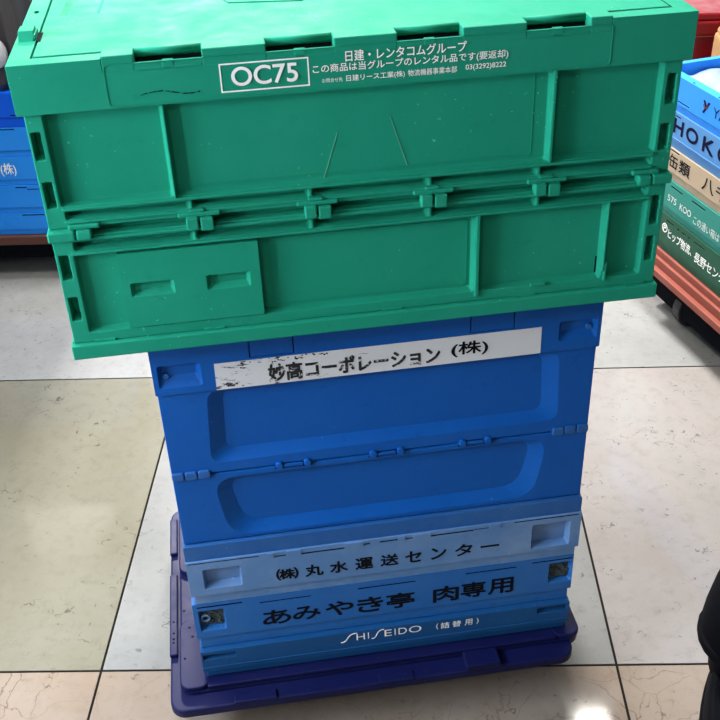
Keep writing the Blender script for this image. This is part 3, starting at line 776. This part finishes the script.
# salmon dolly
t = thing('dolly', (mid.x, mid.y, 0), RA, 'salmon red plastic dolly under the stack on the right', 'dolly')
b = MB()
b.prism(rr(-hs-.02, hs+.04, -.022, DR+.02, .015, 4), .1180, .1350, 'xy').prism(rr(-hs-.012, hs+.03, -.010, DR+.012, .015, 4), .1330, .1550, 'xy').prism(rr(-hs-.004, hs+.02, -.003, DR+.004, .01, 4), .153, .1715, 'xy')
b.build('deck', 'salmon', t, .0025, 3)
MB().prism(rr(-hs+.02, hs, .022, DR-.02, .01, 3), .035, .119, 'xy').build('shade_block', 'dark', t, .002)  # black block added below the deck to stand for shade
for x in (-.1, .2):
    for y in (.06, .31):
        c = MB(); c.box(x-.022, x+.022, y-.022, y+.022, .110, .1185).box(x-.019, x-.015, y-.014, y+.014, .035, .112).box(x+.015, x+.019, y-.014, y+.014, .035, .112)
        k = c.build('caster', 'steel', t, .0008)
        MB().cyl((x-.013, y, .0455), (x+.013, y, .0455), .045, 20).build('wheel', 'rubber', k, .003)

# ------------------------------------------------------------------ stack at the left edge
LY, LX = 1.32, -1.0
GL = 'folded containers in the stack at the left edge'
zs = [.1205, .1935, .2660, .3300, .4020]
zs = [.1205, .1800, .2545, .3290, .4015]
lab = ['sky blue folded container with moulded marks, lowest in the left stack', 'sky blue folded container just under the one printed with white characters at left',
       'sky blue folded container with white characters at the left edge', 'sky blue folded container directly beneath the royal blue one at left']
for k in range(4):
    z0, z1 = zs[k], zs[k+1]-.0003
    sl = {0: [(-.8957-LX, -.84-LX, .1735, .1765)], 1: [(-.8964-LX, -.868-LX, .2475, .2505), (-.8687-LX, -.80-LX, .2425, .2450)], 2: [(-1.15-LX, -1.08-LX, .3215, .3240)], 3: [(-.94-LX, -.8664-LX, .3955, .3985)]}[k]
    t, l, off = folded(lab[k], (LX, LY), 0, .53, .366, z0, z1, z0+.016, 'sky', group=GL, slots=sl)
    if k == 2: text('(株)', -.921-LX, -.884-LX, .2800, .3130, 'white_ink', l, -.0004, off, .008)
    if k == 0:
        for x in (-.953, -.918):
            b = MB(off)
            b.frame(rr(x-LX-.012, x-LX+.012, .1430, .1690, .008, 4), rr(x-LX-.0105, x-LX+.0105, .1445, .1675, .0065, 4), -.0008, .0003)
            b.build('moulded_mark', 'sky', l, 0)
t, l, off = folded('royal blue folded container topmost of the left stack, beneath the dark covered goods', (LX, LY), 0, .53, .366, .4018, .4860, .4270, 'royal', group=GL,
                   slots=[(-.868-LX, -.80-LX, .4140+.016, .4330)])
t = thing('dolly', (LX, LY, 0), 0, 'red brown plastic dolly under the left stack', 'dolly')
b = MB(); b.prism(rr(-.28, .28, -.008, .38, .015, 4), .0960, .1200, 'xy').build('deck', 'brown', t, .0025)
MB().prism(rr(-.25, .25, .022, .35, .01, 3), .045, .097, 'xy').build('shade_block', 'dark', t, .002)  # solid dark block painting in the shade beneath this dolly
for x in (-.2, .2):
    for y in (.06, .31):
        c = MB(); c.box(x-.02, x+.02, y-.02, y+.02, .086, .0965).box(x-.017, x-.013, y-.012, y+.012, .03, .088).box(x+.013, x+.017, y-.012, y+.012, .03, .088)
        k = c.build('caster', 'steel', t, .0008)
        MB().cyl((x-.011, y, .0375), (x+.011, y, .0375), .037, 20).build('wheel', 'rubber', k, .002)

# dark grey pleated sheet over goods on top of the left stack
def pleated():
    bm = bmesh.new(); n, rows = 160, 14; rings = []
    Wd, Dp, Ht = .50, .32, .33
    for k in range(rows+1):
        s = k/rows; ring = []
        for i in range(n):
            a = i/n*4; side = int(a); f = a-side
            p = [(-.5+f, -.5), (.5, -.5+f), (.5-f, .5), (-.5, .5-f)][side]
            nx, ny = [(0, -1), (1, 0), (0, 1), (-1, 0)][side]
            pl = .011*math.sin(i*.93+.6*math.sin(s*4+i*.2)) + .006*math.sin(i*2.1+s*3)
            q = 1-.06*s*s if s < .97 else .90
            ring.append(bm.verts.new((p[0]*Wd*q+nx*pl*(1-.3*s), p[1]*Dp*q+ny*pl*(1-.3*s), Ht*s)))
        rings.append(ring)
    for k in range(rows):
        for i in range(n): bm.faces.new((rings[k][i], rings[k][(i+1) % n], rings[k+1][(i+1) % n], rings[k+1][i])).smooth = True
    bm.faces.new(rings[-1]); bm.faces.new(rings[0][::-1])
    me = bpy.data.meshes.new('covered_goods'); bm.to_mesh(me); bm.free(); me.materials.append(M['pleat'])
    o = bpy.data.objects.new('covered_goods', me); COL.objects.link(o); o.location = (LX, LY+.178, .4862)
    tag(o, 'goods under a dark grey pleated sheet on top of the left stack', 'covered goods')
    # pale knot of the sheet
    me = bpy.data.meshes.new('pale_patch'); bm = bmesh.new(); bmesh.ops.create_uvsphere(bm, u_segments=20, v_segments=12, radius=.5)
    for v in bm.verts: v.co = Vector((v.co.x*.070, v.co.y*.03, v.co.z*.075))
    for f in bm.faces: f.smooth = True
    bm.to_mesh(me); bm.free(); me.materials.append(M['bag_white'])
    q = bpy.data.objects.new('pale_patch', me); COL.objects.link(q); q.parent = o; q.location = (.118, -.160, .088)
    q['label'] = 'pale rounded patch'
pleated()

# ------------------------------------------------------------------ red container and kraft bag behind
t = thing('container', (1.10, 1.80, 0), 0, 'dark red lidded plastic container standing behind the right stack', 'container')
b = MB(); b.prism(rr(-.28, .30, .012, .40, .03, 5), 0, .44, 'xy')
for x in (-.2, -.05, .1, .25): b.box(x-.006, x+.006, .004, .02, .02, .40)
b.build('body', 'red', t, .004, 3)
b = MB(); b.prism(rr(-.30, .32, -.004, .42, .035, 5), .4180, .4560, 'xy').prism(rr(-.292, .312, .004, .412, .03, 5), .4560, .4750, 'xy', .985)
b.build('lid', 'red', t, .006, 3)
b = MB(); b.box(-.3, .32, -.0035, -.002, .4165, .4185); b.build('rim_line', 'salmon', t, 0)
t = thing('paper_sack', (.990, 1.66, 0), 0, 'tan kraft paper sack standing between the red container and the right stack', 'sack')
b = MB(); b.prism(rr(-.135, .14, -.07, .07, .035, 4), 0, .46, 'xy', .96).prism(rr(-.1295, .134, -.066, .066, .03, 4), .458, .490, 'xy', .84)
b.build('sack_body', 'kraft', t, .012, 3)
b = MB(); b.box(-.10, .10, -.004, .004, .488, .500).build('folded_top', 'kraft', t, .003)

# ------------------------------------------------------------------ person in black at the right edge
def skin_mesh(name, verts, edges, radii, mat, parent, root=0, sub=2):
    me = bpy.data.meshes.new(name); me.from_pydata([Vector(v) for v in verts], edges, [])
    o = bpy.data.objects.new(name, me); COL.objects.link(o); o.parent = parent; me.materials.append(M[mat])
    o.modifiers.new('skin', 'SKIN').use_smooth_shade = True
    for i, r in enumerate(radii):
        d = me.skin_vertices[0].data[i]; d.radius = (r, r) if not isinstance(r, tuple) else r
        d.use_root = (i == root)
    s = o.modifiers.new('sub', 'SUBSURF'); s.levels = s.render_levels = sub
    return o
def bake(o):
    """freeze the grown surface into a plain mesh"""
    dg = bpy.context.evaluated_depsgraph_get(); me = bpy.data.meshes.new_from_object(o.evaluated_get(dg))
    o.modifiers.clear(); o.data = me
    for p in me.polygons: p.use_smooth = True
def person():
    # local frame: x to the person's left hand side as the camera sees it, -y is where the person faces
    t = thing('person', (.812, .03, 0), 0, 'person in black trousers and black shoes standing at the right edge', 'person')
    def leg(s):
        return (lambda z: -.085-.215*min(1, max(0, (.80-z)/.60))**.9) if s < 0 else (lambda z: .085+.03*min(1, max(0, (.86-z)/.78)))
    V, E, Rr = [], [], []
    def add(p, r, par=None):
        V.append(p); Rr.append(r); i = len(V)-1
        if par is not None: E.append((par, i))
        return i
    pel = add((0, 0, .93), (.125, .095)); wa = add((0, 0, 1.08), (.115, .085), pel); ch = add((0, 0, 1.28), (.14, .095), wa)
    sh = add((0, 0, 1.40), (.10, .075), ch); nk = add((0, -.005, 1.48), .048, sh); h0 = add((0, -.02, 1.55), (.060, .075), nk)
    h1 = add((0, -.022, 1.63), (.072, .090), h0); h2 = add((0, -.015, 1.70), (.060, .075), h1)
    for s in (-1, 1):
        L = leg(s)
        hip = add((s*.085, 0, .86), .085, pel); m_ = .5*(L(.48)+.045+s*.088); hip2 = add((.5*(m_+s*.088), -.005, .76), .068, hip); kn = add((L(.48)+.045, -.024, .48), .050, hip2); ca = add((L(.28)+.024, -.015, .28), .046, kn)
        an = add((L(.085)+.008, -.020, .085), .030, ca); dx_ = -.03 if s < 0 else 0
        he = add((L(.05)+dx_*.6, -.05, .034), .016, an); toe = add((L(.03)-.014+dx_, -.11, .030), .014, he)
        so = add((s*.19, 0, 1.385), .052, sh); el = add((s*.245, .015, 1.10), .040, so); wr = add((s*.255, -.05, .86), .027, el)
        pm = add((s*.258, -.065, .79), (.020, .036), wr)
        for k, (dy, ln) in enumerate(((-.030, .062), (-.010, .072), (.010, .067), (.028, .052))):
            a = add((s*.258, -.066+dy, .755), .0095, pm); q = add((s*.252, -.072+dy, .755-ln*.5), .0085, a); add((s*.242, -.078+dy, .755-ln), .0075, q)
        a = add((s*.252, -.105, .805), .0105, pm); add((s*.245, -.122, .770), .009, a)
    body = skin_mesh('body', V, E, Rr, 'skin', t); bake(body)
    # face
    f = MB()
    for s in (-1, 1): f.cyl((s*.030, -.098, 1.632), (s*.030, -.112, 1.632), .011, 12, .007)
    f.build('eye', 'eye', body, .002, smooth=True)
    f = MB(); f.prism([(-.105, 1.635), (-.130, 1.598), (-.105, 1.592)], -.011, .011, 'yz'); f.build('nose', 'skin', body, .004, 3)
    f = MB(); f.prism(rr(-.024, .024, 1.560, 1.572, .005), -.104, -.092); f.build('mouth', 'salmon', body, .002)
    f = MB()
    for s in (-1, 1): f.prism(rr(-.012, .014, 1.600, 1.655, .012, 4), s*.068, s*.086, 'yz')
    f.build('ear', 'skin', body, .004)
    me = bpy.data.meshes.new('hair'); bm = bmesh.new(); bmesh.ops.create_uvsphere(bm, u_segments=28, v_segments=18, radius=1)
    for v in bm.verts:
        z = v.co.z; fr = v.co.y < -.2
        v.co = Vector((v.co.x*.094, v.co.y*.112-.006, 1.668+max(z, (.25 if fr else -.75))*.092))
        v.co += Vector((math.sin(v.co.z*300+v.co.x*90), math.cos(v.co.x*250), 0))*.0012
    for q in bm.faces: q.smooth = True
    bm.to_mesh(me); bm.free(); me.materials.append(M['hair']); o = bpy.data.objects.new('hair', me); COL.objects.link(o); o.parent = t
    # jacket
    V, E, Rr = [], [], []
    low = add((0, 0, .80), (.175, .135)); pel = add((0, 0, .90), (.170, .130), low); a = add((0, 0, 1.08), (.160, .120), pel); c = add((0, 0, 1.28), (.168, .118), a); s0 = add((0, 0, 1.41), (.115, .088), c); add((0, 0, 1.462), (.062, .062), s0)
    for s in (-1, 1):
        so = add((s*.195, 0, 1.39), .070, s0); el = add((s*.248, .015, 1.10), .057, so); add((s*.257, -.045, .875), .044, el)
    j = skin_mesh('jacket', V, E, Rr, 'cloth', t); bake(j)
    # trousers, loose, gathered a little above the ankle
    V, E, Rr = [], [], []
    pel = add((0, 0, 1.02), (.140, .110)); cr = add((0, 0, .86), (.145, .115), pel)
    for s in (-1, 1):
        L = leg(s); hp = add((L(.70)+(.02 if s < 0 else 0), 0, .70), .112, cr); kn = add((L(.48)+.045, -.024, .48), .080, hp); k2 = add((L(.33)+.030, -.015, .33), .074, kn); ca = add((L(.20)+.010, -.015, .20), .076, k2); c2 = add((L(.12)+.008, -.018, .115), .080, ca); add((L(.09)+.010, -.018, .078), .074, c2)
    tr = skin_mesh('trousers', V, E, Rr, 'cloth', t); bake(tr)
    for s in (-1, 1): MB().cyl((leg(s)(.1)+.008, -.018, .102), (leg(s)(.1)+.008, -.018, .124), .074, 24, .076).build('trouser_hem', 'cloth', tr, .006, 3, smooth=True)
    for s in (-1, 1):
        b = MB(); L0 = leg(s)(.05)
        loop = []
        for i in range(28):
            an = 2*PI*i/28; q = (1-math.sin(an))/2                 # q runs from heel to toe
            loop.append((L0-.004-(.056 if s < 0 else -.012)*q+(.037+.017*q)*math.cos(an), -.115+.145*math.sin(an)))
        b.prism(loop, .001, .022, 'xy', .99)
        b.prism([(L0+(x-L0)*.97, y) for x, y in loop], .022, .062, 'xy', .86)
        b.cyl((L0+.004, -.020, .04), (leg(s)(.15)+.002, -.018, .150), .046, 18, .056)
        b.build('shoe', 'shoe', t, .008, 3, smooth=True)
    return t
person()

# ------------------------------------------------------------------ camera
f_px, pitch, roll, head = 1046.12, .5945, -.0429, -.0388
fw = Vector((math.sin(head)*math.cos(pitch), math.cos(head)*math.cos(pitch), -math.sin(pitch)))
rt = Vector((math.cos(head), -math.sin(head), 0)); up = rt.cross(fw)
c, s = math.cos(roll), math.sin(roll)
R2, U2 = c*rt+s*up, -s*rt+c*up
cam = bpy.data.cameras.new('camera'); co = bpy.data.objects.new('camera', cam); COL.objects.link(co)
mw = Matrix.Identity(4)
for i in range(3): mw[i][0], mw[i][1], mw[i][2], mw[i][3] = R2[i], U2[i], -fw[i], (.0165, -1.0138, 1.2999)[i]
co.matrix_world = mw
cam.sensor_width = 36; cam.sensor_fit = 'HORIZONTAL'; cam.lens = 36*f_px/720; cam.clip_start = .02
S.camera = co
S.view_settings.view_transform = 'Standard'; S.view_settings.look = 'None'
S.view_settings.gamma = 1; S.view_settings.use_curve_mapping = False; S.view_settings.exposure = 0
